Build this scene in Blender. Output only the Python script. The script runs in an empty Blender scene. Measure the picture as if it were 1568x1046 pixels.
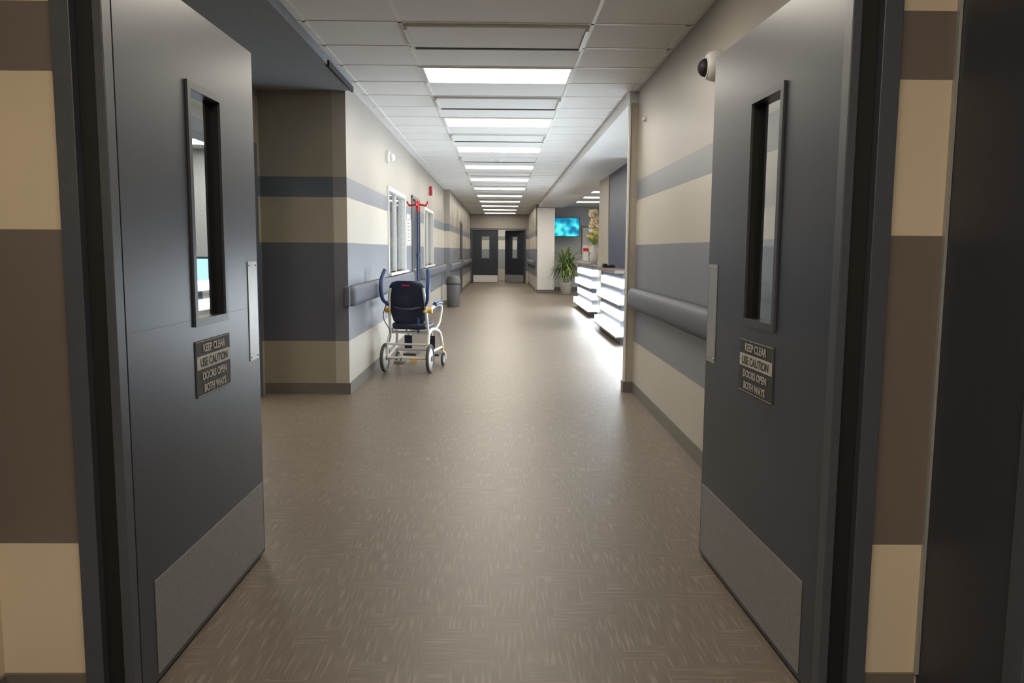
import bpy, bmesh, math, random
from mathutils import Vector, Matrix
random.seed(7)
S = bpy.context.scene
COL = S.collection

# ---------------------------------------------------------------- materials
def newmat(name):
    m = bpy.data.materials.new(name); m.use_nodes = True
    nt = m.node_tree; b = nt.nodes["Principled BSDF"]
    return m, nt, b
def pm(name, col, rough=0.5, metal=0.0, noise=0.06, scale=30, bump=0.0, spec=0.5):
    m, nt, b = newmat(name)
    b.inputs["Roughness"].default_value = rough
    b.inputs["Metallic"].default_value = metal
    b.inputs["Specular IOR Level"].default_value = spec
    g = nt.nodes.new("ShaderNodeNewGeometry")
    n = nt.nodes.new("ShaderNodeTexNoise"); n.inputs["Scale"].default_value = scale
    n.inputs["Detail"].default_value = 4
    nt.links.new(g.outputs["Position"], n.inputs["Vector"])
    r = nt.nodes.new("ShaderNodeValToRGB")
    r.color_ramp.elements[0].position = 0.3; r.color_ramp.elements[1].position = 0.7
    r.color_ramp.elements[0].color = (*[c*(1-noise) for c in col], 1)
    r.color_ramp.elements[1].color = (*[min(1, c*(1+noise)) for c in col], 1)
    nt.links.new(n.outputs["Fac"], r.inputs["Fac"])
    nt.links.new(r.outputs["Color"], b.inputs["Base Color"])
    if bump > 0:
        bp = nt.nodes.new("ShaderNodeBump"); bp.inputs["Strength"].default_value = bump
        bp.inputs["Distance"].default_value = 0.002
        nt.links.new(n.outputs["Fac"], bp.inputs["Height"])
        nt.links.new(bp.outputs["Normal"], b.inputs["Normal"])
    return m
def emis(name, col, s):
    m, nt, b = newmat(name)
    b.inputs["Base Color"].default_value = (*col, 1)
    b.inputs["Emission Color"].default_value = (*col, 1)
    b.inputs["Emission Strength"].default_value = s
    return m
def stripes(name, cols, rough=0.42):
    # bands by world height : list of (z_start, color)
    m, nt, b = newmat(name)
    b.inputs["Roughness"].default_value = rough
    g = nt.nodes.new("ShaderNodeNewGeometry")
    sp = nt.nodes.new("ShaderNodeSeparateXYZ"); nt.links.new(g.outputs["Position"], sp.inputs[0])
    d = nt.nodes.new("ShaderNodeMath"); d.operation = 'DIVIDE'; d.inputs[1].default_value = 3.0
    nt.links.new(sp.outputs["Z"], d.inputs[0])
    r = nt.nodes.new("ShaderNodeValToRGB"); cr = r.color_ramp; cr.interpolation = 'CONSTANT'
    while len(cr.elements) < len(cols): cr.elements.new(0.5)
    for i, (z, c) in enumerate(cols):
        cr.elements[i].position = z/3.0
    for i, (z, c) in enumerate(cols):
        cr.elements[i].color = (*c, 1)
    nt.links.new(d.outputs[0], r.inputs["Fac"])
    n = nt.nodes.new("ShaderNodeTexNoise"); n.inputs["Scale"].default_value = 220
    nt.links.new(g.outputs["Position"], n.inputs["Vector"])
    n2 = nt.nodes.new("ShaderNodeTexNoise"); n2.inputs["Scale"].default_value = 1.7
    n2.inputs["Detail"].default_value = 5
    nt.links.new(g.outputs["Position"], n2.inputs["Vector"])
    mr = nt.nodes.new("ShaderNodeMapRange"); mr.inputs["To Min"].default_value = 0.93; mr.inputs["To Max"].default_value = 1.07
    nt.links.new(n2.outputs["Fac"], mr.inputs["Value"])
    mx = nt.nodes.new("ShaderNodeMix"); mx.data_type = 'RGBA'; mx.blend_type = 'MULTIPLY'
    mx.inputs["Factor"].default_value = 1
    nt.links.new(r.outputs["Color"], mx.inputs["A"]); nt.links.new(mr.outputs["Result"], mx.inputs["B"])
    nt.links.new(mx.outputs["Result"], b.inputs["Base Color"])
    bp = nt.nodes.new("ShaderNodeBump"); bp.inputs["Strength"].default_value = 0.12; bp.inputs["Distance"].default_value = 0.001
    nt.links.new(n.outputs["Fac"], bp.inputs["Height"]); nt.links.new(bp.outputs["Normal"], b.inputs["Normal"])
    return m

CREAM = (.48, .445, .385); GRAY = (.178, .187, .212); CREAM_DIM = (.32, .295, .258)  # last tone: cream darkened to stand in for weaker light up high
M_wall = stripes("wall_stripes", [(0, CREAM), (.475, GRAY), (1.35, CREAM), (1.75, GRAY), (1.93, CREAM_DIM)])
M_wall_shade = stripes("wall_stripes_shaded", [(0, (.32,.29,.22)), (.475, (.10,.107,.13)), (1.35, (.29,.265,.21)), (1.75, (.09,.105,.13)), (1.93, (.25,.23,.185))])  # same bands as the corridor walls, alcove shade mixed into the colours
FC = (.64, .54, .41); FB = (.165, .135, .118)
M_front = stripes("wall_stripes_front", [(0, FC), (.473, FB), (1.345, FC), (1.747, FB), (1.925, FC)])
M_white = pm("white_paint", (.74, .73, .71), .4)
M_lgray = pm("light_gray_paint", (.55, .57, .6), .5)
M_taupe = pm("taupe_paint", (.40, .36, .30), .5)
M_navy = pm("navy_paint", (.055, .07, .13), .45)
M_slate = pm("slate_door", (.045, .052, .072), .36, noise=.08, scale=4, spec=.5)
M_slate_dim = pm("slate_door_far_dim", (.026, .030, .042), .45, noise=.08, scale=4, spec=.4)  # same slate, darkened to stand in for the dim corridor end
M_frame = pm("slate_frame", (.065, .072, .090), .4)
M_darkwall = pm("dark_slate_wall", (.040, .043, .058), .5)
M_black = pm("black_rubber", (.008, .008, .009), .6)
M_base = pm("baseboard_rubber", (.15, .135, .115), .45)
M_kick = pm("brushed_kickplate", (.25, .25, .252), .40, noise=.1, scale=60)
M_plate = pm("push_plate", (.38, .38, .37), .36, metal=.3)
M_rail = pm("handrail_vinyl", (.12, .127, .155), .6, spec=.3)
M_ceil = pm("ceiling_tile", (.78, .78, .77), .8, noise=.04, scale=180, bump=.2)
M_grid = pm("ceiling_grid", (.82, .82, .80), .5)
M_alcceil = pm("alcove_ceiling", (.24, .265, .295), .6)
M_dry = pm("drywall_ceiling", (.74, .74, .74), .6)
M_panel = emis("troffer_lens", (1.0, .92, .79), 15)
M_panel2 = emis("troffer_lens_front", (1.0, .88, .70), 23)
M_led = emis("led_desk_band", (.84, .93, 1.0), 14)
M_chrome = pm("chrome", (.6, .6, .6), .2, metal=1)
M_wood = pm("wood_top", (.22, .18, .15), .4, scale=14, noise=.25)
M_deskdark = pm("desk_dark_laminate", (.035, .04, .055), .5)
M_red = pm("red_plastic", (.6, .02, .03), .35)
M_signd = pm("sign_dark", (.085, .085, .085), .65, spec=.25)
M_signw = pm("sign_white", (.62, .60, .56), .6, spec=.25)
M_cushion = pm("navy_vinyl", (.014, .022, .055), .4, noise=.15)
M_handle = pm("blue_handle", (.03, .06, .17), .35)
M_cframe = pm("chair_white_frame", (.75, .75, .73), .3)
M_yellow = pm("yellow_plastic", (.75, .42, .04), .4)
M_tire = pm("tire_rubber", (.07, .066, .06), .6)
M_leaf = pm("leaf_green", (.10, .17, .045), .4, noise=.4, scale=9)
M_leaf2 = pm("leaf_light", (.25, .30, .09), .4, noise=.3, scale=9)
M_pot = pm("pot_ceramic", (.50, .49, .47), .4)
M_soil = pm("soil", (.03, .02, .015), .9)
M_bin = pm("bin_gray", (.12, .12, .12), .45)
M_petal = pm("petal_ivory", (.85, .68, .48), .5)
M_yel = pm("petal_yellow", (.70, .60, .15), .5)
M_blind = pm("blind_slats", (.42, .43, .44), .45)

def glassmat():
    m = bpy.data.materials.new("door_glass"); m.use_nodes = True
    nt = m.node_tree; nt.nodes.clear()
    o = nt.nodes.new("ShaderNodeOutputMaterial"); mx = nt.nodes.new("ShaderNodeMixShader")
    t = nt.nodes.new("ShaderNodeBsdfTransparent"); t.inputs[0].default_value = (.88, .92, .92, 1)
    g = nt.nodes.new("ShaderNodeBsdfGlossy"); g.inputs["Roughness"].default_value = .03
    f = nt.nodes.new("ShaderNodeLayerWeight"); f.inputs[0].default_value = .5
    pw = nt.nodes.new("ShaderNodeMath"); pw.operation = 'POWER'; pw.inputs[1].default_value = 4
    ml = nt.nodes.new("ShaderNodeMath"); ml.operation = 'MULTIPLY_ADD'; ml.inputs[1].default_value = .7; ml.inputs[2].default_value = .05
    nt.links.new(f.outputs["Facing"], pw.inputs[0]); nt.links.new(pw.outputs[0], ml.inputs[0])
    nt.links.new(ml.outputs[0], mx.inputs[0]); nt.links.new(t.outputs[0], mx.inputs[1]); nt.links.new(g.outputs[0], mx.inputs[2])
    nt.links.new(mx.outputs[0], o.inputs[0]); return m
M_glass = glassmat()

def floormat():
    m, nt, b = newmat("vinyl_floor")
    N = nt.nodes; L = nt.links
    g = N.new("ShaderNodeNewGeometry")
    def stre(sc, seed):
        mp = N.new("ShaderNodeMapping"); mp.inputs["Scale"].default_value = sc
        mp.inputs["Location"].default_value = (seed, seed*2, 0)
        L.new(g.outputs["Position"], mp.inputs["Vector"])
        n = N.new("ShaderNodeTexNoise"); n.inputs["Scale"].default_value = 1; n.inputs["Detail"].default_value = 0
        L.new(mp.outputs[0], n.inputs["Vector"])
        return n.outputs["Fac"]
    a = stre((110, 8, 1), 3); c = stre((8, 110, 1), 9)
    ck = N.new("ShaderNodeTexVoronoi"); ck.distance = 'CHEBYCHEV'; ck.inputs["Scale"].default_value = 9
    ck.inputs["Randomness"].default_value = .5
    L.new(g.outputs["Position"], ck.inputs["Vector"])
    sep = N.new("ShaderNodeSeparateColor"); L.new(ck.outputs["Color"], sep.inputs[0])
    th = N.new("ShaderNodeMath"); th.operation = 'GREATER_THAN'; th.inputs[1].default_value = .70
    L.new(sep.outputs[0], th.inputs[0])
    mx = N.new("ShaderNodeMix"); mx.data_type = 'FLOAT'
    L.new(th.outputs[0], mx.inputs["Factor"]); L.new(a, mx.inputs["A"]); L.new(c, mx.inputs["B"])
    r = N.new("ShaderNodeValToRGB"); e = r.color_ramp.elements
    e[0].position = .35; e[0].color = (.150, .119, .091, 1)
    e[1].position = .60; e[1].color = (.172, .138, .107, 1)
    k = e.new(.76); k.color = (.23, .194, .156, 1)
    L.new(mx.outputs["Result"], r.inputs["Fac"])
    n2 = N.new("ShaderNodeTexNoise"); n2.inputs["Scale"].default_value = .9; n2.inputs["Detail"].default_value = 5
    L.new(g.outputs["Position"], n2.inputs["Vector"])
    mr = N.new("ShaderNodeMapRange"); mr.inputs["To Min"].default_value = .9; mr.inputs["To Max"].default_value = 1.1
    L.new(n2.outputs["Fac"], mr.inputs["Value"])
    mu = N.new("ShaderNodeMix"); mu.data_type = 'RGBA'; mu.blend_type = 'MULTIPLY'; mu.inputs["Factor"].default_value = 1
    L.new(r.outputs["Color"], mu.inputs["A"]); L.new(mr.outputs["Result"], mu.inputs["B"])
    L.new(mu.outputs["Result"], b.inputs["Base Color"])
    b.inputs["Roughness"].default_value = .42
    b.inputs["Specular IOR Level"].default_value = .45
    bp = N.new("ShaderNodeBump"); bp.inputs["Strength"].default_value = .06; bp.inputs["Distance"].default_value = .001
    L.new(mx.outputs["Result"], bp.inputs["Height"]); L.new(bp.outputs["Normal"], b.inputs["Normal"])
    return m
M_floor = floormat()

# ---------------------------------------------------------------- mesh builder
class MB:
    def __init__(s): s.v = []; s.f = []; s.m = []; s.s = []; s.mats = []
    def mi(s, mat):
        if mat not in s.mats: s.mats.append(mat)
        return s.mats.index(mat)
    def add(s, vs, fs, mat, smooth=False, M=None):
        o = len(s.v); k = s.mi(mat)
        for p in vs:
            p = Vector(p)
            s.v.append(M @ p if M else p)
        for f in fs:
            s.f.append([i+o for i in f]); s.m.append(k); s.s.append(smooth)
    def box(s, x0, x1, y0, y1, z0, z1, mat, M=None):
        vs = [(x0,y0,z0),(x1,y0,z0),(x1,y1,z0),(x0,y1,z0),(x0,y0,z1),(x1,y0,z1),(x1,y1,z1),(x0,y1,z1)]
        fs = [(0,3,2,1),(4,5,6,7),(0,1,5,4),(1,2,6,5),(2,3,7,6),(3,0,4,7)]
        s.add(vs, fs, mat, False, M)
    def loft(s, secs, mat, smooth=True, cap=True, M=None, closed=True):
        n = len(secs[0]); vs = [p for c in secs for p in c]; fs = []
        for i in range(len(secs)-1):
            for j in range(n if closed else n-1):
                k = (j+1) % n
                fs.append((i*n+j, i*n+k, (i+1)*n+k, (i+1)*n+j))
        s.add(vs, fs, mat, smooth, M)
        if cap:
            s.add(secs[0], [tuple(range(n))], mat, False, M); s.add(secs[-1], [tuple(range(n))], mat, False, M)
    def tube(s, pts, r, mat, seg=10, sub=6, M=None, rr=None):
        P = [Vector(p) for p in pts]
        if sub and len(P) > 2:
            Q = []
            for i in range(len(P)-1):
                p0 = P[max(i-1,0)]; p1 = P[i]; p2 = P[i+1]; p3 = P[min(i+2, len(P)-1)]
                for k in range(sub):
                    t = k/sub
                    Q.append(0.5*((2*p1)+(p2-p0)*t+(2*p0-5*p1+4*p2-p3)*t*t+(3*p1-p0-3*p2+p3)*t**3))
            Q.append(P[-1]); P = Q
        nrm = None; secs = []
        for i, p in enumerate(P):
            d = (P[min(i+1, len(P)-1)]-P[max(i-1, 0)]).normalized()
            if nrm is None:
                nrm = d.orthogonal().normalized()
            else:
                nrm = (nrm-d*nrm.dot(d)).normalized()
            bn = d.cross(nrm)
            ra = r if rr is None else rr(i/(len(P)-1))
            secs.append([p+nrm*math.cos(a)*ra+bn*math.sin(a)*ra for a in [2*math.pi*k/seg for k in range(seg)]])
        s.loft(secs, mat, True, True, M)
    def lathe(s, prof, c, mat, axis='Z', seg=24, M=None):
        secs = []
        for (r, h) in prof:
            q = []
            for k in range(seg):
                a = 2*math.pi*k/seg; u = r*math.cos(a); w = r*math.sin(a)
                if axis == 'Z': p = (c[0]+u, c[1]+w, c[2]+h)
                elif axis == 'X': p = (c[0]+h, c[1]+u, c[2]+w)
                else: p = (c[0]+u, c[1]+h, c[2]+w)
                q.append(p)
            secs.append(q)
        s.loft(secs, mat, True, True, M)
    def ball(s, c, r, mat, seg=16, M=None):
        rx, ry, rz = (r, r, r) if not hasattr(r, '__len__') else r
        secs = []
        for i in range(1, seg//2):
            t = math.pi*i/(seg//2)
            secs.append([(c[0]+rx*math.sin(t)*math.cos(2*math.pi*k/seg), c[1]+ry*math.sin(t)*math.sin(2*math.pi*k/seg), c[2]+rz*math.cos(t)) for k in range(seg)])
        s.loft(secs, mat, True, True, M)
    def torus(s, c, R, r, mat, axis='X', seg=28, seg2=8, M=None):
        secs = []
        for i in range(seg+1):
            a = 2*math.pi*i/seg; q = []
            for k in range(seg2):
                b = 2*math.pi*k/seg2; rad = R+r*math.cos(b); h = r*math.sin(b)
                if axis == 'X': q.append((c[0]+h, c[1]+rad*math.cos(a), c[2]+rad*math.sin(a)))
                else: q.append((c[0]+rad*math.cos(a), c[1]+rad*math.sin(a), c[2]+h))
            secs.append(q)
        s.loft(secs, mat, True, False, M)
    def ribbon(s, pts, w, mat, M=None, side=None):
        P = [Vector(p) for p in pts]; vs = []; fs = []; n = len(P)
        for i, p in enumerate(P):
            d = (P[min(i+1, n-1)]-P[max(i-1, 0)]).normalized()
            sd = d.cross(Vector((0, 0, 1)))
            if sd.length < .05: sd = side or Vector((1, 0, 0))
            sd.normalize(); t = i/(n-1); ww = w*math.sin(math.pi*min(1, .12+t*.88))**.7 if t < 1 else 0.0005
            up = sd.cross(d)
            vs += [p-sd*ww+up*ww*.3, p, p+sd*ww+up*ww*.3]
        for i in range(n-1):
            a = i*3
            fs += [(a, a+1, a+4, a+3), (a+1, a+2, a+5, a+4)]
        s.add(vs, fs, mat, True, M)
    def build(s, name, origin=None, bevel=0, parent=None, recalc=True):
        me = bpy.data.meshes.new(name)
        if origin is None:
            xs = [p[0] for p in s.v]; ys = [p[1] for p in s.v]; zs = [p[2] for p in s.v]
            origin = ((min(xs)+max(xs))/2, (min(ys)+max(ys))/2, min(zs))
        o = Vector(origin)
        me.from_pydata([tuple(p-o) for p in s.v], [], s.f)
        for m in s.mats: me.materials.append(m)
        me.polygons.foreach_set("material_index", s.m); me.polygons.foreach_set("use_smooth", s.s)
        if recalc:
            bm = bmesh.new(); bm.from_mesh(me); bmesh.ops.recalc_face_normals(bm, faces=bm.faces); bm.to_mesh(me); bm.free()
        me.update()
        ob = bpy.data.objects.new(name, me); COL.objects.link(ob); ob.location = o
        if bevel:
            bv = ob.modifiers.new("bevel", 'BEVEL'); bv.width = bevel; bv.segments = 2; bv.limit_method = 'ANGLE'; bv.angle_limit = math.radians(50)
        if parent: ob.parent = parent; ob.matrix_parent_inverse = parent.matrix_world.inverted()
        return ob
def box(name, x0, x1, y0, y1, z0, z1, mat, bevel=0):
    b = MB(); b.box(x0, x1, y0, y1, z0, z1, mat); return b.build(name, bevel=bevel)

H = 2.74
XL, XR = -1.36, 1.23
# ---------------------------------------------------------------- shell
box("floor", -7, 8, -4, 38, -.1, 0, M_floor)

def wallY(name, x0, x1, y0, y1, mat, ops=(), z1=H):
    b = MB(); y = y0
    for (a, c, za, zb) in sorted(ops):
        b.box(x0, x1, y, a, 0, z1, mat)
        if za > 0: b.box(x0, x1, a, c, 0, za, mat)
        b.box(x0, x1, a, c, zb, z1, mat); y = c
    b.box(x0, x1, y, y1, 0, z1, mat)
    return b.build(name)
def wallX(name, y0, y1, x0, x1, mat, ops=(), z1=H):
    b = MB(); x = x0
    for (a, c, za, zb) in sorted(ops):
        b.box(x, a, y0, y1, 0, z1, mat)
        if za > 0: b.box(a, c, y0, y1, 0, za, mat)
        b.box(a, c, y0, y1, zb, z1, mat); x = c
    b.box(x, x1, y0, y1, 0, z1, mat)
    return b.build(name)

OL, OR = -1.15, 1.035      # outer edges of door frame
wallX("wall_front", 2.18, 2.32, -2.24, 1.35, M_front, [(OL+.02, OR-.02, 0, 2.14)])
wallY("wall_left_entry", -1.52, -1.40, -4, 2.18, M_front)
wallY("wall_right_entry", 1.205, 1.35, -4, 2.18, M_darkwall)
box("wall_back_entry", -1.52, 1.35, -4.12, -4, 0, H, M_front)
box("ceiling_entry", -1.52, 1.35, -4.12, 2.18, H, H+.1, M_ceil)
box("trim_corner_guard", 1.196, 1.204, 2.165, 2.179, .1, H, M_plate)
b = MB(); b.box(1.18, 1.205, 1.70, 1.77, 0, 2.15, M_frame); b.build("trim_side_door_casing", bevel=.003)
box("baseboard_front_left", -1.40, OL, 2.17, 2.18, 0, .1, M_base)
box("baseboard_front_right", OR, 1.195, 2.17, 2.18, 0, .1, M_base)
box("baseboard_left_entry", -1.40, -1.39, -4, 2.17, 0, .1, M_base)

wallY("wall_right", XR, XR+.12, 2.32, 7.36, M_wall)
WINS = [(9.75, 11.5), (14.3, 16.2)]
DOORL = (12.35, 13.55)
wallY("wall_left", XL-.12, XL, 7.2, 19.4, M_wall, [(9.75, 11.5, 1.02, 2.06), (DOORL[0], DOORL[1], 0, 2.13), (14.3, 16.2, 1.02, 2.06)])
box("wall_alcove_end", -2.12, XL-.12, 7.2, 7.32, 0, H, M_wall_shade)
wallY("wall_alcove_left", -2.24, -2.12, 2.32, 12, M_wall_shade, [(4.6, 7.02, 0, 2.15)])
b = MB()
for (a, c) in ((4.55, 4.65), (6.98, 7.07)):
    b.box(-2.26, -2.10, a, c, 0, 2.2, M_frame)
b.box(-2.26, -2.10, 4.65, 6.98, 2.10, 2.2, M_frame)
b.build("trim_alcove_opening", bevel=.003)
box("ceiling_alcove", -2.12, -1.30, 2.32, 7.2, 2.67, H+.1, M_alcceil)
box("trim_ceiling_slot", -1.305, -1.285, 6.2, 7.19, 2.655, 2.70, M_black)
box("wall_office_back", -6.6, -2.24, 12, 12.12, 0, H, M_lgray)
box("wall_office_left", -6.72, -6.6, 2.3, 12.12, 0, H, M_lgray)
box("wall_office_front", -6.6, -2.24, 2.2, 2.32, 0, H, M_lgray)
box("ceiling_office", -6.72, -2.24, 2.2, 12.12, H, H+.1, M_ceil)

XL2 = -1.22
b = MB(); b.box(XL-.12, XL2, 19.4, 32.4, 0, H, M_wall); b.build("wall_left_far")
XR2 = 1.10
wallY("wall_right_far", XR2, XR2+.15, 25.55, 32.4, M_wall)
box("column_reception", 1.14, 1.66, 25.0, 25.55, 0, 2.62, M_white, .004)
b = MB(); b.box(1.15, 1.35, 7.36, 7.46, 0, 2.62, M_taupe); b.box(1.142, 1.16, 7.352, 7.37, .1, 2.62, M_white)
b.build("wall_end_pilaster", bevel=.003)
box("baseboard_pilaster", 1.138, 1.36, 7.345, 7.47, 0, .1, M_base)

wallX("wall_end", 32.4, 32.52, -1.36, 1.25, M_wall, [(-1.18, .98, 0, 2.16)])
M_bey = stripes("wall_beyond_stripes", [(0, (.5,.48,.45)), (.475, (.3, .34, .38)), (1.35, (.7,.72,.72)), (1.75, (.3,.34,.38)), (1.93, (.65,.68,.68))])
box("wall_beyond_end", -1.6, 1.5, 36, 36.1, 0, H, M_bey)
box("wall_beyond_left", -1.7, -1.6, 32.52, 36.1, 0, H, M_bey)
box("wall_beyond_right", 1.5, 1.6, 32.52, 36.1, 0, H, M_bey)
box("ceiling_beyond", -1.7, 1.6, 32.52, 36.1, H, H+.1, M_ceil)

# reception room
RX = 5.6
box("wall_reception_back", 1.25, RX, 27, 27.12, 0, H, M_lgray)
wallY("wall_reception_right", RX, RX+.12, 7.36, 27.12, M_lgray, [(8.0, 11.6, .3, 2.5)])
box("wall_reception_front", 1.35, RX, 7.36, 7.46, 0, H, M_taupe)
box("ceiling_reception", XR+.02, RX+.1, 7.36, 27.12, H, H+.1, M_dry)
box("trim_soffit_reception", 1.16, 1.93, 7.46, 25.0, 2.63, H, M_dry, .003)
b = MB(); b.box(1.90, 3.4, 11.6, 14.25, 0, 2.63, M_navy); b.box(1.885, 3.4, 14.25, 15.6, 0, 2.63, M_taupe)
b.build("wall_partition_navy", bevel=.004)
b = MB(); wy0, wy1, wz0, wz1 = 8.0, 11.6, .3, 2.5
for (a, c) in ((wy0, wy0+.06), (9.17, 9.23), (10.37, 10.43), (wy1-.06, wy1)): b.box(RX-.01, RX+.1, a, c, wz0, wz1, M_white)
b.box(RX-.01, RX+.1, wy0, wy1, wz0, wz0+.06, M_white); b.box(RX-.01, RX+.1, wy0, wy1, wz1-.06, wz1, M_white)
b.add([(RX+.05, wy0, wz0), (RX+.05, wy1, wz0), (RX+.05, wy1, wz1), (RX+.05, wy0, wz1)], [(0, 1, 2, 3)], M_glass)
b.build("window_3")
ld = bpy.data.lights.new("daylight", 'AREA'); ld.shape = 'RECTANGLE'; ld.size = 3.4; ld.size_y = 2.0; ld.energy = 420; ld.color = (.80, .90, 1.0)
lo = bpy.data.objects.new("daylight", ld); COL.objects.link(lo); lo.location = (RX+.35, 9.8, 1.5)
lo.rotation_euler = Vector((-1, 0, -.12)).to_track_quat('-Z', 'Y').to_euler()

# main ceiling with grid
b = MB()
b.box(-1.48, XR+.02, 2.32, 32.52, H, H+.1, M_ceil)
GX = [-1.26, -.65, .58, 1.19]
Y0 = 6.53; rows = [Y0+.61*k for k in range(-6, 43)]
for x in GX: b.box(x-.012, x+.012, 2.32, 32.4, H-.004, H, M_grid)
for i, y in enumerate(rows):
    if y < 32.3: b.box(-1.30, XR, y-.012, y+.012, H-.004, H, M_grid)
b.build("ceiling")
for k in range(-1, 11):
    y = Y0+2.44*k
    p = MB()
    x0, x1, y1 = -.638, .568, y+.598; y0 = y+.012
    for (a, c, d, e) in ((x0, x1, y0, y0+.02), (x0, x1, y1-.02, y1), (x0, x0+.02, y0+.02, y1-.02), (x1-.02, x1, y0+.02, y1-.02)):
        p.box(a, c, d, e, H-.012, H-.001, M_grid)
    p.box(x0+.02, x1-.02, y0+.02, y1-.02, H-.008, H-.001, M_panel)
    p.build("ceiling_light_panel")
    y = y+1.22
    if y < 31.5:
        p = MB()
        p.box(-.61, .54, y+.03, y+.58, H-.022, H-.001, M_ceil)
        p.box(-.61, .54, y+.555, y+.588, H-.028, H-.002, M_black)
        for (a, c) in ((-.634, -.612), (.542, .564)): p.box(a, c, y+.06, y+.585, H-.034, H-.001, M_white)
        p.build("ceiling_air_diffuser")
def light(name, x0, x1, y0, y1, z, mat):
    p = MB(); p.box(x0, x1, y0, y1, z-.012, z-.001, M_grid); p.box(x0+.02, x1-.02, y0+.02, y1-.02, z-.014, z-.012, mat); return p.build(name)
light("ceiling_light_panel", -.67, .55, -.2, .41, H, M_panel2)
light("ceiling_light_panel", -.67, .55, -2.8, -2.2, H, M_panel2)
for (x, y) in ((-4.6, 9.0), (-4.6, 10.8), (-4.6, 5.2), (-3.9, 7.2)):  # office panels; extra ones added to brighten the room behind the glass
    light("ceiling_light_panel", x, x+1.2, y, y+.6, H, M_panel)
light("ceiling_light_panel", -.6, .6, 34, 34.6, H, M_panel2)
for (x, y) in ((2.2, 19.5), (2.2, 21.5), (2.2, 23.5), (3.9, 12), (3.9, 17), (3.9, 21.5)):
    light("ceiling_light_panel", x, x+1.2, y, y+.5, H, M_panel)

for y in (12.9, 19.0, 27.5):
    p = MB(); p.lathe([(.07, 0), (.07, -.015), (.055, -.035), (.03, -.045), (.005, -.046)], (-.04, y, H-.001), M_white); p.build("smoke_detector")

# baseboards
box("baseboard_right", XR-.01, XR, 2.32, 7.345, 0, .1, M_base)
b = MB()
for (a, c) in ((7.2, DOORL[0]-.06), (DOORL[1]+.06, 19.4)): b.box(XL, XL+.01, a, c, 0, .1, M_base)
b.build("baseboard_left")
box("baseboard_alcove", -2.12, XL+.01, 7.19, 7.2, 0, .1, M_base)
b = MB(); b.box(XL2, XL2+.01, 19.39, 32.4, 0, .1, M_base); b.box(XL+.01, XL2, 19.39, 19.4, 0, .1, M_base); b.build("baseboard_left_far")
box("baseboard_right_far", XR2-.01, XR2, 25.56, 32.4, 0, .1, M_base)
box("baseboard_column", 1.13, 1.67, 24.99, 25.56, 0, .1, M_base)
b = MB(); b.box(-2.12, -2.11, 2.32, 4.55, 0, .1, M_base); b.build("baseboard_alcove_left")
box("baseboard_reception_back", 1.67, RX, 26.99, 27, 0, .1, M_base)

# handrails
def rail(name, xw, sgn, y0, y1, z0=.79, z1=.975, d=.085):
    prof = [(0, 0), (.5, -.0), (.85, .10), (1, .3), (1, .62), (.92, .82), (.72, .95), (.45, 1.0), (0, 1.0)]
    secs = []
    def sec(y, k):
        return [(xw+sgn*(.002+d*q*k), y, z0+(z1-z0)*(.5+(t-.5)*(.75+.25*k))) for q, t in prof]
    ends = [(0, .15), (.01, .5), (.03, .8), (.06, .95), (.1, 1)]
    for o, k in ends: secs.append(sec(y0+o, k))
    for o, k in reversed(ends): secs.append(sec(y1-o, k))
    p = MB(); p.loft(secs, M_rail, True, True)
    return p.build(name)
rail("handrail", XR, -1, 3.45, 7.33)
rail("handrail", XL, 1, 7.22, DOORL[0]-.15, d=.068)
rail("handrail", XL, 1, DOORL[1]+.15, 19.3)
rail("handrail", XL2, 1, 19.5, 23.9)
rail("handrail", XL2, 1, 25.4, 32.2)
rail("handrail", XR2, -1, 25.7, 32.2)
p = MB(); p.box(XL-.035, XL+.02, 7.155, 7.198, .79, .975, M_rail); p.build("handrail_end_cap", bevel=.015)

# ---------------------------------------------------------------- frames & doors
def pairframe(xl, xr, y0, y1, h):
    b = MB(); w = .05
    b.box(xl, xl+w, y0, y1, 0, h, M_frame); b.box(xr-w, xr, y0, y1, 0, h, M_frame)
    b.box(xl, xr, y0, y1, h, h+.05, M_frame)
    return b
b = pairframe(OL, OR, 2.135, 2.36, 2.11)
for (a, c) in ((OL+.05, OL+.105), (OR-.105, OR-.05)):
    b.box(a, c, 2.165, 2.34, 0, 2.11, M_black)
for (a, c) in ((OL+.105, OL+.130), (OR-.130, OR-.105)):
    b.box(a, c, 2.14, 2.19, 0, 2.11, M_frame)
b.build("trim_door_frame_front", bevel=.002)
b = pairframe(-1.20, 1.0, 32.37, 32.55, 2.13); b.build("trim_door_frame_end", bevel=.003)

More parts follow.
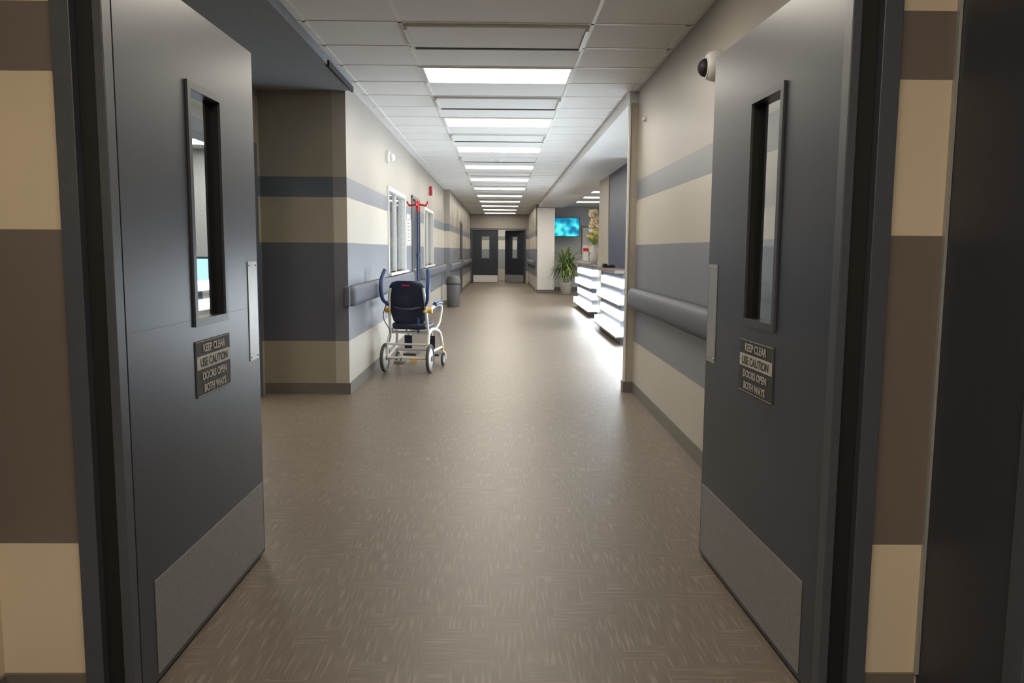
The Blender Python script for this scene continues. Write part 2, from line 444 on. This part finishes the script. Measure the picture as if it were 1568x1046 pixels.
def leaf(name, M, hinge_left, w=1.07, h=2.08, sign=True, win=(.27, .60, 1.065, 1.815), mat=None, kick=M_kick, closed_kick=.31):
    mat = mat or M_slate
    def hx(a, c):
        return (a, c) if hinge_left else (w-c, w-a)
    T = .045; zb = .012
    b = MB(); B = lambda a, c, y0, y1, z0, z1, m: b.box(*hx(a, c), y0, y1, z0, z1, m, M)
    wa, wb, wz0, wz1 = win
    B(0, w, 0, T, zb, wz0, mat); B(0, w, 0, T, wz1, h, mat)
    B(0, wa, 0, T, wz0, wz1, mat); B(wb, w, 0, T, wz0, wz1, mat)
    f = .025
    for y0, y1 in ((-.008, 0), (T, T+.008)):
        B(wa-f, wb+f, y0, y1, wz1, wz1+f, M_frame); B(wa-f, wb+f, y0, y1, wz0-f, wz0, M_frame)
        B(wa-f, wa, y0, y1, wz0, wz1, M_frame); B(wb, wb+f, y0, y1, wz0, wz1, M_frame)
    g0, g1 = hx(wa, wb)
    b.add([(g0, .022, wz0), (g1, .022, wz0), (g1, .022, wz1), (g0, .022, wz1)], [(0, 1, 2, 3)], M_glass, False, M)
    for q in ((wa, wa+.004), (wb-.004, wb)):
        B(q[0], q[1], .002, .043, wz0, wz1, M_black)
    B(.10 if sign else .04, w-.02, -.003, 0, .03, closed_kick+.01, kick)
    if sign:
        B(w-.125, w-.015, -.003, 0, .85, 1.25, M_plate)
        B(w-.0, w+.002, .002, T-.002, .85, 1.25, M_plate)
        for zz in (.865, 1.235):
            for xx in (w-.11, w-.03):
                x = hx(xx, xx)[0]
                b.lathe([(.005, 0), (.004, -.002), (.001, -.0025)], (x, -.003, zz), M_chrome, 'Y', 8, M)
        B(w-.16, w-.02, T, T+.05, .93, 1.04, M_rail)
        B(.0, .06, .01, T-.01, 0.0, zb, M_frame)
        s0, s1 = wa-.025, wa+.295
        B(s0, s1, -.004, 0, .80, .99, M_signd)
        B(s0+.005, s1-.005, -.0055, -.004, .893, .938, M_signw)
        B(s0+.003, s1-.003, -.0048, -.004, .986, .988, M_signw)
        B(s0+.003, s1-.003, -.0048, -.004, .802, .804, M_signw)
    ob = b.build(name, origin=M @ Vector((w/2, 0, 0)), bevel=.0015)
    if sign:
        cx = sum(hx(s0, s1))/2
        for i, (t, z, s, m) in enumerate((("KEEP CLEAR", .950, .038, M_signw), ("USE CAUTION", .902, .040, M_signd), ("DOORS OPEN", .856, .036, M_signw), ("BOTH WAYS", .814, .036, M_signw))):
            c = bpy.data.curves.new("sign_text", 'FONT'); c.body = t; c.size = s; c.align_x = 'CENTER'; c.extrude = .0002
            c.offset = .0009
            c.materials.append(m); o = bpy.data.objects.new("sign_text_%d" % (i+1), c); COL.objects.link(o)
            mw = M @ Matrix.Translation((cx, -.0062, z)) @ Matrix.Rotation(math.radians(90), 4, 'X')
            o.parent = ob; o.matrix_parent_inverse = Matrix.Identity(4)
            o.matrix_basis = Matrix.Translation(-ob.location) @ mw
    return ob
ang = math.radians
leaf("door_1", Matrix.Translation((-1.022, 2.20, 0)) @ Matrix.Rotation(ang(89.2), 4, 'Z'), True, w=1.145, win=(.49, .75, 1.065, 1.815))
leaf("door_2", Matrix.Translation((.866, 3.345, 0)) @ Matrix.Rotation(ang(-87.6), 4, 'Z'), False, w=1.145, win=(.42, .68, 1.065, 1.815))
leaf("door_3", Matrix.Translation((-1.145, 32.44, 0)), True, w=1.04, h=2.12, sign=False, win=(.38, .68, 1.0, 1.85), mat=M_slate_dim, kick=M_white, closed_kick=.30)
leaf("door_4", Matrix.Translation((.945, 32.45, 0)) @ Matrix.Rotation(ang(-42), 4, 'Z') @ Matrix.Translation((-1.04, 0, 0)), False, w=1.04, h=2.12, sign=False, mat=M_slate_dim, win=(.38, .68, 1.0, 1.85))

b = MB(); y0, y1 = DOORL
b.box(XL-.10, XL+.015, y0, y0+.05, 0, 2.13, M_frame); b.box(XL-.10, XL+.015, y1-.05, y1, 0, 2.13, M_frame)
b.box(XL-.10, XL+.015, y0, y1, 2.08, 2.13, M_frame)
b.build("trim_left_door_frame", bevel=.003)
b = MB(); b.box(XL-.07, XL-.03, y0+.05, y1-.05, .01, 2.08, M_slate)
b.tube([(XL-.03, y0+.14, 1.0), (XL+.03, y0+.14, 1.0), (XL+.03, y0+.26, 1.0)], .01, M_chrome, sub=0)
b.box(XL-.03, XL-.027, y0+.08, y1-.08, .03, .3, M_kick)
b.build("door_5", bevel=.002)
y = 24.0; X = XL2+.001
b = MB()
b.box(X, X+.02, y, y+.06, 0, 2.15, M_frame); b.box(X, X+.02, y+1.3, y+1.36, 0, 2.15, M_frame); b.box(X, X+.02, y+.06, y+1.3, 2.09, 2.15, M_frame)
b.box(X, X+.01, y+.06, y+1.3, .01, 2.09, M_slate)
b.tube([(X+.01, y+.16, 1.0), (X+.05, y+.16, 1.0), (X+.05, y+.28, 1.0)], .01, M_chrome, sub=0)
b.build("door_6")

# windows in left wall
for i, (a, c) in enumerate(WINS):
    b = MB(); z0, z1 = 1.02, 2.06; w = .05
    b.box(XL-.09, XL+.018, a, c, z1-w, z1, M_white); b.box(XL-.09, XL+.018, a, a+w, z0, z1-w, M_white); b.box(XL-.09, XL+.018, c-w, c, z0, z1-w, M_white)
    b.box(XL-.09, XL+.05, a-.03, c+.03, z0-.03, z0, M_white)
    mid = (a+c)/2
    b.box(XL-.05, XL-.01, mid-.02, mid+.02, z0, z1-w, M_white)
    b.add([(XL-.034, a+w, z0), (XL-.034, c-w, z0), (XL-.034, c-w, z1-w), (XL-.034, a+w, z1-w)], [(0, 1, 2, 3)], M_glass)
    z = z0+.02
    while z < z1-w:
        b.add([(XL-.085, a+w, z+.022), (XL-.06, a+w, z), (XL-.06, c-w, z), (XL-.085, c-w, z+.022)], [(0, 1, 2, 3)], M_blind)
        z += .02
    b.box(XL-.12, XL-.1, a, c, z0-.03, z1, M_lgray)
    b.build("window_%d" % (i+1))

b = MB(); b.box(XL, XL+.01, 11.72, 12.1, 1.38, 1.82, M_white)
for k in range(7): b.box(XL+.01, XL+.011, 11.76, 12.06-.03*(k % 3), 1.43+.05*k, 1.445+.05*k, M_bin)
b.build("wall_notice")
b = MB(); b.box(XL, XL+.05, 15.45, 15.6, 2.33, 2.5, M_red); b.box(XL+.05, XL+.07, 15.48, 15.57, 2.36, 2.43, M_white); b.build("fire_alarm_strobe", bevel=.005)
b = MB(); b.lathe([(.075, 0), (.075, .02), (.06, .04)], (XL, 9.75, 2.40), M_white, 'X'); b.ball((XL+.05, 9.75, 2.39), .05, M_white); b.build("wall_motion_sensor")
b = MB()
b.lathe([(.085, 0), (.085, -.02), (.078, -.05), (.066, -.062)], (XR, 4.72, 2.355), M_white, 'X', 32)
b.ball((XR-.062, 4.72, 2.345), (.05, .052, .052), M_black, 24)
b.torus((XR-.062, 4.72, 2.345), .054, .006, M_white, 'X')
b.build("security_dome_camera")
b = MB(); b.lathe([(.02, 0), (.02, -.02), (.008, -.03)], (XR, 7.0, 2.42), M_white, 'X'); b.build("wall_sensor")

# ---------------------------------------------------------------- trash bin
b = MB()
b.lathe([(.135, 0), (.15, .02), (.16, .5), (.165, .52), (.165, .55), (.17, .56), (.165, .62), (.13, .70), (.06, .72), (.055, .70), (.05, .6)], (-1.09, 18.6, 0), M_bin)
b.torus((-1.09, 18.6, .53), .168, .012, M_black, 'Z')
b.build("trash_bin")

# ---------------------------------------------------------------- reception desks
def desk(name, x0, x1, y0, y1, top):
    b = MB()
    b.box(x0+.08, x1, y0+.06, y1-.06, 0, .10, M_deskdark)
    n = 4; hh = (top-.14)/n
    L = y1-y0
    for i in range(n):
        z = .10+i*hh
        off = (0.0, .07, .02, .06)[i]
        ya, yb = y0+(0, .12, 0, .10)[i], y1-(.0, .22, .08, .30)[i]
        b.box(x0+off, x1, ya, yb, z+.02, z+hh-.09, M_led)
        b.box(x0+off-.004, x1+.0, ya-.004, yb+.004, z, z+.02, M_wood)
        b.box(x0+.09, x1, y0+.14, y1-.1, z+hh-.09, z+hh, M_deskdark)
    b.box(x0-.03, x1, y0-.03, y1+.03, top-.04, top, M_wood)
    return b.build(name, bevel=.003)
desk("reception_desk", 1.66, 2.10, 8.2, 10.6, 1.04)  # unseen glowing module, added to light the floor by the opening
desk("reception_desk", 1.60, 1.885, 11.1, 13.6, 1.04)
desk("reception_desk", 1.72, 2.30, 15.75, 18.9, 1.06)

b = MB(); bx, by, bz = 1.95, 17.9, 1.06
b.box(bx-.14, bx+.14, by-.1, by+.1, bz, bz+.02, M_lgray)
for k in range(3):
    Mx = Matrix.Translation((bx, by-.06+.06*k, bz+.02+.07*k)) @ Matrix.Rotation(ang(-14), 4, 'X')
    b.box(-.14, .14, 0, .01, 0, .14, M_lgray, Mx)
    b.box(-.12, -.01, -.012, 0, 0.01, .22, (M_white, M_red, M_white)[k], Mx); b.box(.01, .12, -.012, 0, .01, .2, (M_leaf2, M_white, M_petal)[k], Mx)
b.build("brochure_stand")
b = MB(); fx, fy, fz = 1.86, 16.1, 1.06
b.lathe([(.06, 0), (.075, .02), (.09, .14), (.06, .26), (.045, .32), (.055, .36), (.04, .36), (.035, .3)], (fx, fy, fz), M_pot)
for k in range(26):
    a = random.uniform(0, 6.28); r = random.uniform(.02, .12); hz = random.uniform(.45, 1.02)
    tip = (fx+math.cos(a)*r, fy+math.sin(a)*r, fz+hz)
    b.tube([(fx, fy, fz+.3), (fx+math.cos(a)*r*.4, fy+math.sin(a)*r*.4, fz+.3+hz*.35), tip], .004, M_leaf2, 6, 4)
    mt = M_petal if hz > .6 else M_yel
    for q in range(6):
        an = q*math.pi/3; d = Vector((math.cos(an), math.sin(an)*.6, .35))
        b.ball(Vector(tip)+d*.032+Vector((0, 0, .02*(q % 2))), (.030, .030, .030), mt, 8)
    b.ball(tip, .018, M_yel, 8)
for k in range(14):
    a = random.uniform(0, 6.28); b.ribbon([(fx, fy, fz+.34), (fx+math.cos(a)*.08, fy+math.sin(a)*.08, fz+.45), (fx+math.cos(a)*.2, fy+math.sin(a)*.2, fz+.45+random.uniform(-.08, .12))], .02, M_leaf2)
b.build("flower_arrangement")
b = MB(); px, py, pz = 1.74, 13.0, 1.042
b.box(px-.1, px+.1, py-.1, py+.1, pz, pz+.03, M_black); b.box(px-.09, px-.03, py-.1, py+.1, pz+.03, pz+.06, M_black)
b.box(px, px+.09, py-.02, py+.08, pz+.03, pz+.05, M_bin); b.build("desk_phone", bevel=.006)

# ---------------------------------------------------------------- plant
b = MB(); cx, cy = 1.97, 24.2
b.lathe([(.12, 0), (.14, .01), (.19, .33), (.20, .36), (.185, .36), (.175, .32)], (cx, cy, 0), M_pot)
b.lathe([(.17, .31), (.001, .32)], (cx, cy, 0), M_soil)
for k in range(6):
    a = k*1.05; sx, sy = cx+.06*math.cos(a), cy+.06*math.sin(a); hs = .45+.1*(k % 4)
    b.tube([(sx, sy, .31), (sx+.03*math.cos(a), sy+.03*math.sin(a), .31+hs*.5), (sx+.05*math.cos(a), sy+.05*math.sin(a), .3+hs)], .011, M_wood, 8, 4)
    for j in range(34):
        t = random.random(); z = .36+hs*(.35+.65*t); an = random.uniform(0, 6.28); l = random.uniform(.28, .5); up = random.uniform(.1, .6)*(1.2 if t > .6 else .8)
        p0 = Vector((sx+.045*math.cos(a), sy+.045*math.sin(a), z)); d = Vector((math.cos(an), math.sin(an), 0))
        pts = [p0+d*l*u+Vector((0, 0, up*u*1.2-l*1.15*u*u*u*(.5+.6*(1-up)))) for u in (0, .25, .5, .75, 1)]
        b.ribbon(pts, random.uniform(.016, .028), random.choice((M_leaf, M_leaf, M_leaf2)))
b.build("potted_palm", recalc=False)

# ---------------------------------------------------------------- TV and picture
def tvmat():
    m, nt, bs = newmat("tv_screen")
    g = nt.nodes.new("ShaderNodeNewGeometry"); n = nt.nodes.new("ShaderNodeTexNoise"); n.inputs["Scale"].default_value = 4; n.inputs["Detail"].default_value = 1
    nt.links.new(g.outputs["Position"], n.inputs["Vector"])
    r = nt.nodes.new("ShaderNodeValToRGB"); e = r.color_ramp.elements
    e[0].position = .38; e[0].color = (.0, .16, .36, 1); e[1].position = .62; e[1].color = (.1, .85, .8, 1)
    k = e.new(.5); k.color = (0, .42, .62, 1)
    nt.links.new(n.outputs["Fac"], r.inputs["Fac"]); nt.links.new(r.outputs["Color"], bs.inputs["Emission Color"])
    bs.inputs["Emission Strength"].default_value = 1.1; bs.inputs["Base Color"].default_value = (0, 0, 0, 1); return m
M_tv = tvmat()
b = MB(); b.box(1.42, 2.56, 26.3, 26.36, 1.76, 2.38, M_black); b.box(1.435, 2.545, 26.297, 26.3, 1.78, 2.365, M_tv)
b.box(1.93, 2.03, 26.36, 27, 2.0, 2.14, M_black)
b.build("wall_television", bevel=.003)
def artmat():
    m, nt, bs = newmat("art_print")
    g = nt.nodes.new("ShaderNodeNewGeometry"); n = nt.nodes.new("ShaderNodeTexNoise"); n.inputs["Scale"].default_value = 3
    nt.links.new(g.outputs["Position"], n.inputs["Vector"])
    r = nt.nodes.new("ShaderNodeValToRGB"); e = r.color_ramp.elements
    e[0].position = .35; e[0].color = (.35, .42, .3, 1); e[1].position = .65; e[1].color = (.75, .72, .6, 1)
    nt.links.new(n.outputs["Fac"], r.inputs["Fac"]); nt.links.new(r.outputs["Color"], bs.inputs["Base Color"]); return m
b = MB(); b.box(2.68, 3.5, 26.95, 26.99, 1.2, 2.12, M_wood); b.box(2.72, 3.46, 26.94, 26.95, 1.24, 2.08, M_white); b.box(2.86, 3.32, 26.935, 26.94, 1.4, 1.92, artmat())
b.build("framed_picture")

b = MB(); b.box(-4.0, -2.5, 7.7, 8.4, .70, .74, M_lgray)
for x in (-3.95, -2.6): b.box(x, x+.05, 7.75, 8.35, 0, .70, M_lgray)
b.build("office_desk", bevel=.003)
M_mon = emis("monitor_screen", (.35, .6, .9), 1.6)
b = MB(); b.box(-3.25, -2.75, 8.0, 8.03, .92, 1.22, M_black); b.box(-3.23, -2.77, 7.997, 8.0, .94, 1.20, M_mon)
b.box(-3.03, -2.97, 8.03, 8.05, .75, 1.0, M_black); b.box(-3.12, -2.88, 7.93, 8.12, .74, .755, M_black); b.build("computer_monitor")

# ---------------------------------------------------------------- transport wheelchair
b = MB()
CM = Matrix.Translation((-.958, 8.72, 0)) @ Matrix.Rotation(ang(-8), 4, 'Z') @ Matrix.Diagonal((.88, 1, 1, 1))
W = .25
for sx in (-1, 1):
    c = (sx*(W+.03), -.22, .155)
    b.torus(c, .135, .02, M_tire, 'X', 36, 10, CM)
    b.lathe([(.02, -.022), (.05, -.018), (.118, -.008), (.120, 0), (.118, .008), (.05, .018), (.02, .022)], c, M_cframe, 'X', 28, CM)
    b.lathe([(.03, -.03), (.03, .03)], c, M_bin, 'X', 16, CM)
    f = (sx*(W+.05), .36, .075)
    b.torus(f, .056, .019, M_tire, 'X', 24, 8, CM); b.lathe([(.045, -.012), (.045, .012)], f, M_cframe, 'X', 16, CM)
    b.tube([(f[0]+.03, .36, .075), (f[0]+.03, .35, .14), (f[0], .32, .18), (f[0], .32, .25)], .012, M_cframe, 8, 4, CM)
    b.lathe([(.022, 0), (.022, .05)], (f[0], .32, .19), M_yellow, 'Z', 12, CM)
    b.tube([(sx*(W+.0), -.22, .155), (sx*W, -.20, .30), (sx*(W-.01), -.10, .42), (sx*(W), .10, .44), (sx*(W+.03), .27, .38), (sx*(W+.05), .32, .22)], .019, M_cframe, 10, 6, CM)
    b.tube([(sx*W, -.22, .16), (sx*(W+.005), .02, .20), (sx*(W+.045), .31, .22)], .015, M_cframe, 10, 6, CM)
    b.tube([(sx*(W-.01), -.12, .36), (sx*(W-.02), -.17, .55), (sx*(W-.03), -.22, .78), (sx*(W-.05), -.23, .90)], .017, M_cframe, 10, 6, CM)
    b.tube([(sx*(W-.02), -.22, .72), (sx*(W+.02), -.30, .78), (sx*(W+.035), -.33, .88), (sx*(W+.035), -.30, .99), (sx*(W+.01), -.24, 1.09)], .020, M_handle, 12, 6, CM, rr=lambda t: .015+.010*min(1, t*2))
    b.tube([(sx*(W+.01), -.17, .66), (sx*(W+.04), -.05, .70), (sx*(W+.05), .12, .71), (sx*(W+.05), .26, .69), (sx*(W+.045), .29, .62)], .016, M_cframe, 10, 6, CM)
    b.tube([(sx*(W+.05), -.06, .722), (sx*(W+.052), .10, .732), (sx*(W+.05), .24, .718)], .026, M_handle, 10, 4, CM)
    b.tube([(sx*(W+.045), .29, .62), (sx*(W+.03), .24, .50), (sx*W, .16, .43)], .015, M_cframe, 10, 4, CM)
    b.lathe([(.028, -.02), (.028, .03)], (sx*(W+.015), -.17, .66), M_yellow, 'X', 14, CM)
    b.tube([(sx*(W+.01), -.16, .66), (sx*(W-.04), -.235, .655)], .015, M_yellow, 10, 0, CM)
    b.tube([(sx*.15, .24, .42), (sx*.15, .38, .34), (sx*.15, .46, .14)], .013, M_cframe, 8, 4, CM)
    b.box(sx*.15-.085, sx*.15+.085, .38, .58, .10, .125, M_tire, CM)
    b.box(sx*.15-.05, sx*.15+.05, .33, .345, .17, .34, M_cushion, CM)
b.tube([(-W, -.22, .155), (W, -.22, .155)], .014, M_cframe, 10, 0, CM)
b.tube([(-W, .12, .205), (W, .12, .205)], .014, M_cframe, 10, 0, CM)
b.tube([(-W, -.10, .42), (W, -.10, .42)], .016, M_cframe, 10, 0, CM)
b.tube([(-W+.01, -.2, .30), (W-.01, -.2, .30)], .012, M_cframe, 10, 0, CM)
b.box(-.14, -.01, -.33, -.22, .10, .13, M_wood, CM); b.tube([(-.075, -.22, .155), (-.075, -.28, .12)], .012, M_bin, 8, 0, CM)
b.box(.06, .13, -.31, -.22, .12, .14, M_yellow, CM)
def rsq(cx, cy, z, hw, hd, n=28, e=4.0):
    q = []
    for k in range(n):
        a = 2*math.pi*k/n; ca, sa = math.cos(a), math.sin(a)
        q.append((cx+hw*math.copysign(abs(ca)**(2/e), ca), cy+hd*math.copysign(abs(sa)**(2/e), sa), z))
    return q
b.loft([rsq(0, .05, z, .235*k, .235*k) for z, k in ((.455, .93), (.465, .99), (.49, 1), (.515, .98), (.525, .9))], M_cushion, True, True, CM)
prof = []
for u, hw in ((0, .15), (.03, .185), (.10, .205), (.2, .215), (.3, .22), (.36, .215), (.41, .20), (.445, .17), (.462, .11)):
    z = .515+u; y = -.12-.24*u
    prof.append((z, y, hw*1.05))
secs = []
for z, y, hw in prof:
    q = []
    for k in range(9):
        t = -1+k/4; q.append((t*hw, y-.035*(1-t*t)-.012, z))
    for k in range(8, -1, -1):
        t = -1+k/4; q.append((t*hw*.98, y-.035*(1-t*t)+.022, z))
    secs.append(q)
b.loft(secs, M_cushion, True, True, CM)
b.box(-.04, .04, -.295, -.283, .925, .938, M_red, CM)
b.tube([(-.17, -.20, .70), (-.08, -.265, .685), (0, -.275, .68), (.08, -.265, .685), (.17, -.20, .70)], .010, M_tire, 8, 5, CM)
b.tube([(-.24, -.25, .74), (-.27, -.3, .6), (-.2, -.27, .45), (-.22, -.22, .33)], .006, M_tire, 6, 6, CM)
ivx, ivy = .12, -.16
b.tube([(ivx, ivy, .42), (ivx, ivy, 1.25)], .015, M_handle, 10, 0, CM)
b.tube([(ivx, ivy, 1.2), (ivx, ivy, 1.78)], .012, M_handle, 10, 0, CM)
b.lathe([(.02, 0), (.02, .05)], (ivx, ivy, 1.22), M_handle, 'Z', 12, CM)
for a in range(4):
    an = a*math.pi/2+.1; d = Vector((math.cos(an), math.sin(an), 0)); p = Vector((ivx, ivy, 1.775))
    b.tube([p, p+d*.06+Vector((0, 0, -.005)), p+d*.10+Vector((0, 0, -.01)), p+d*.125+Vector((0, 0, .03))], .011, M_red, 8, 4, CM)
b.ball((ivx, ivy, 1.785), .028, M_red, 10, CM)
b.tube([(ivx, ivy, 1.70), (ivx, ivy, 1.78)], .02, M_red, 10, 0, CM)
b.build("transport_wheelchair")

# ---------------------------------------------------------------- world & camera
w = bpy.data.worlds.new("world"); S.world = w; w.use_nodes = True
w.node_tree.nodes["Background"].inputs[0].default_value = (.6, .75, .95, 1)
w.node_tree.nodes["Background"].inputs[1].default_value = .6
S.view_settings.view_transform = 'Standard'
S.view_settings.exposure = 0

cam = bpy.data.cameras.new("camera"); co = bpy.data.objects.new("camera", cam); COL.objects.link(co)
cam.sensor_width = 36; cam.lens = 1845/2352*36; cam.clip_start = .05
p = math.atan(139/1230); yw = math.atan(18/1230); ro = ang(.4)
f = Vector((math.sin(yw)*math.cos(p), math.cos(yw)*math.cos(p), -math.sin(p)))
r = Vector((math.cos(yw), -math.sin(yw), 0)); u = r.cross(f)
r2 = r*math.cos(ro)+u*math.sin(ro); u2 = u*math.cos(ro)-r*math.sin(ro)
R = Matrix((r2, u2, -f)).transposed().to_4x4()
co.matrix_world = Matrix.Translation((0, 0, 1.30)) @ R
S.camera = co
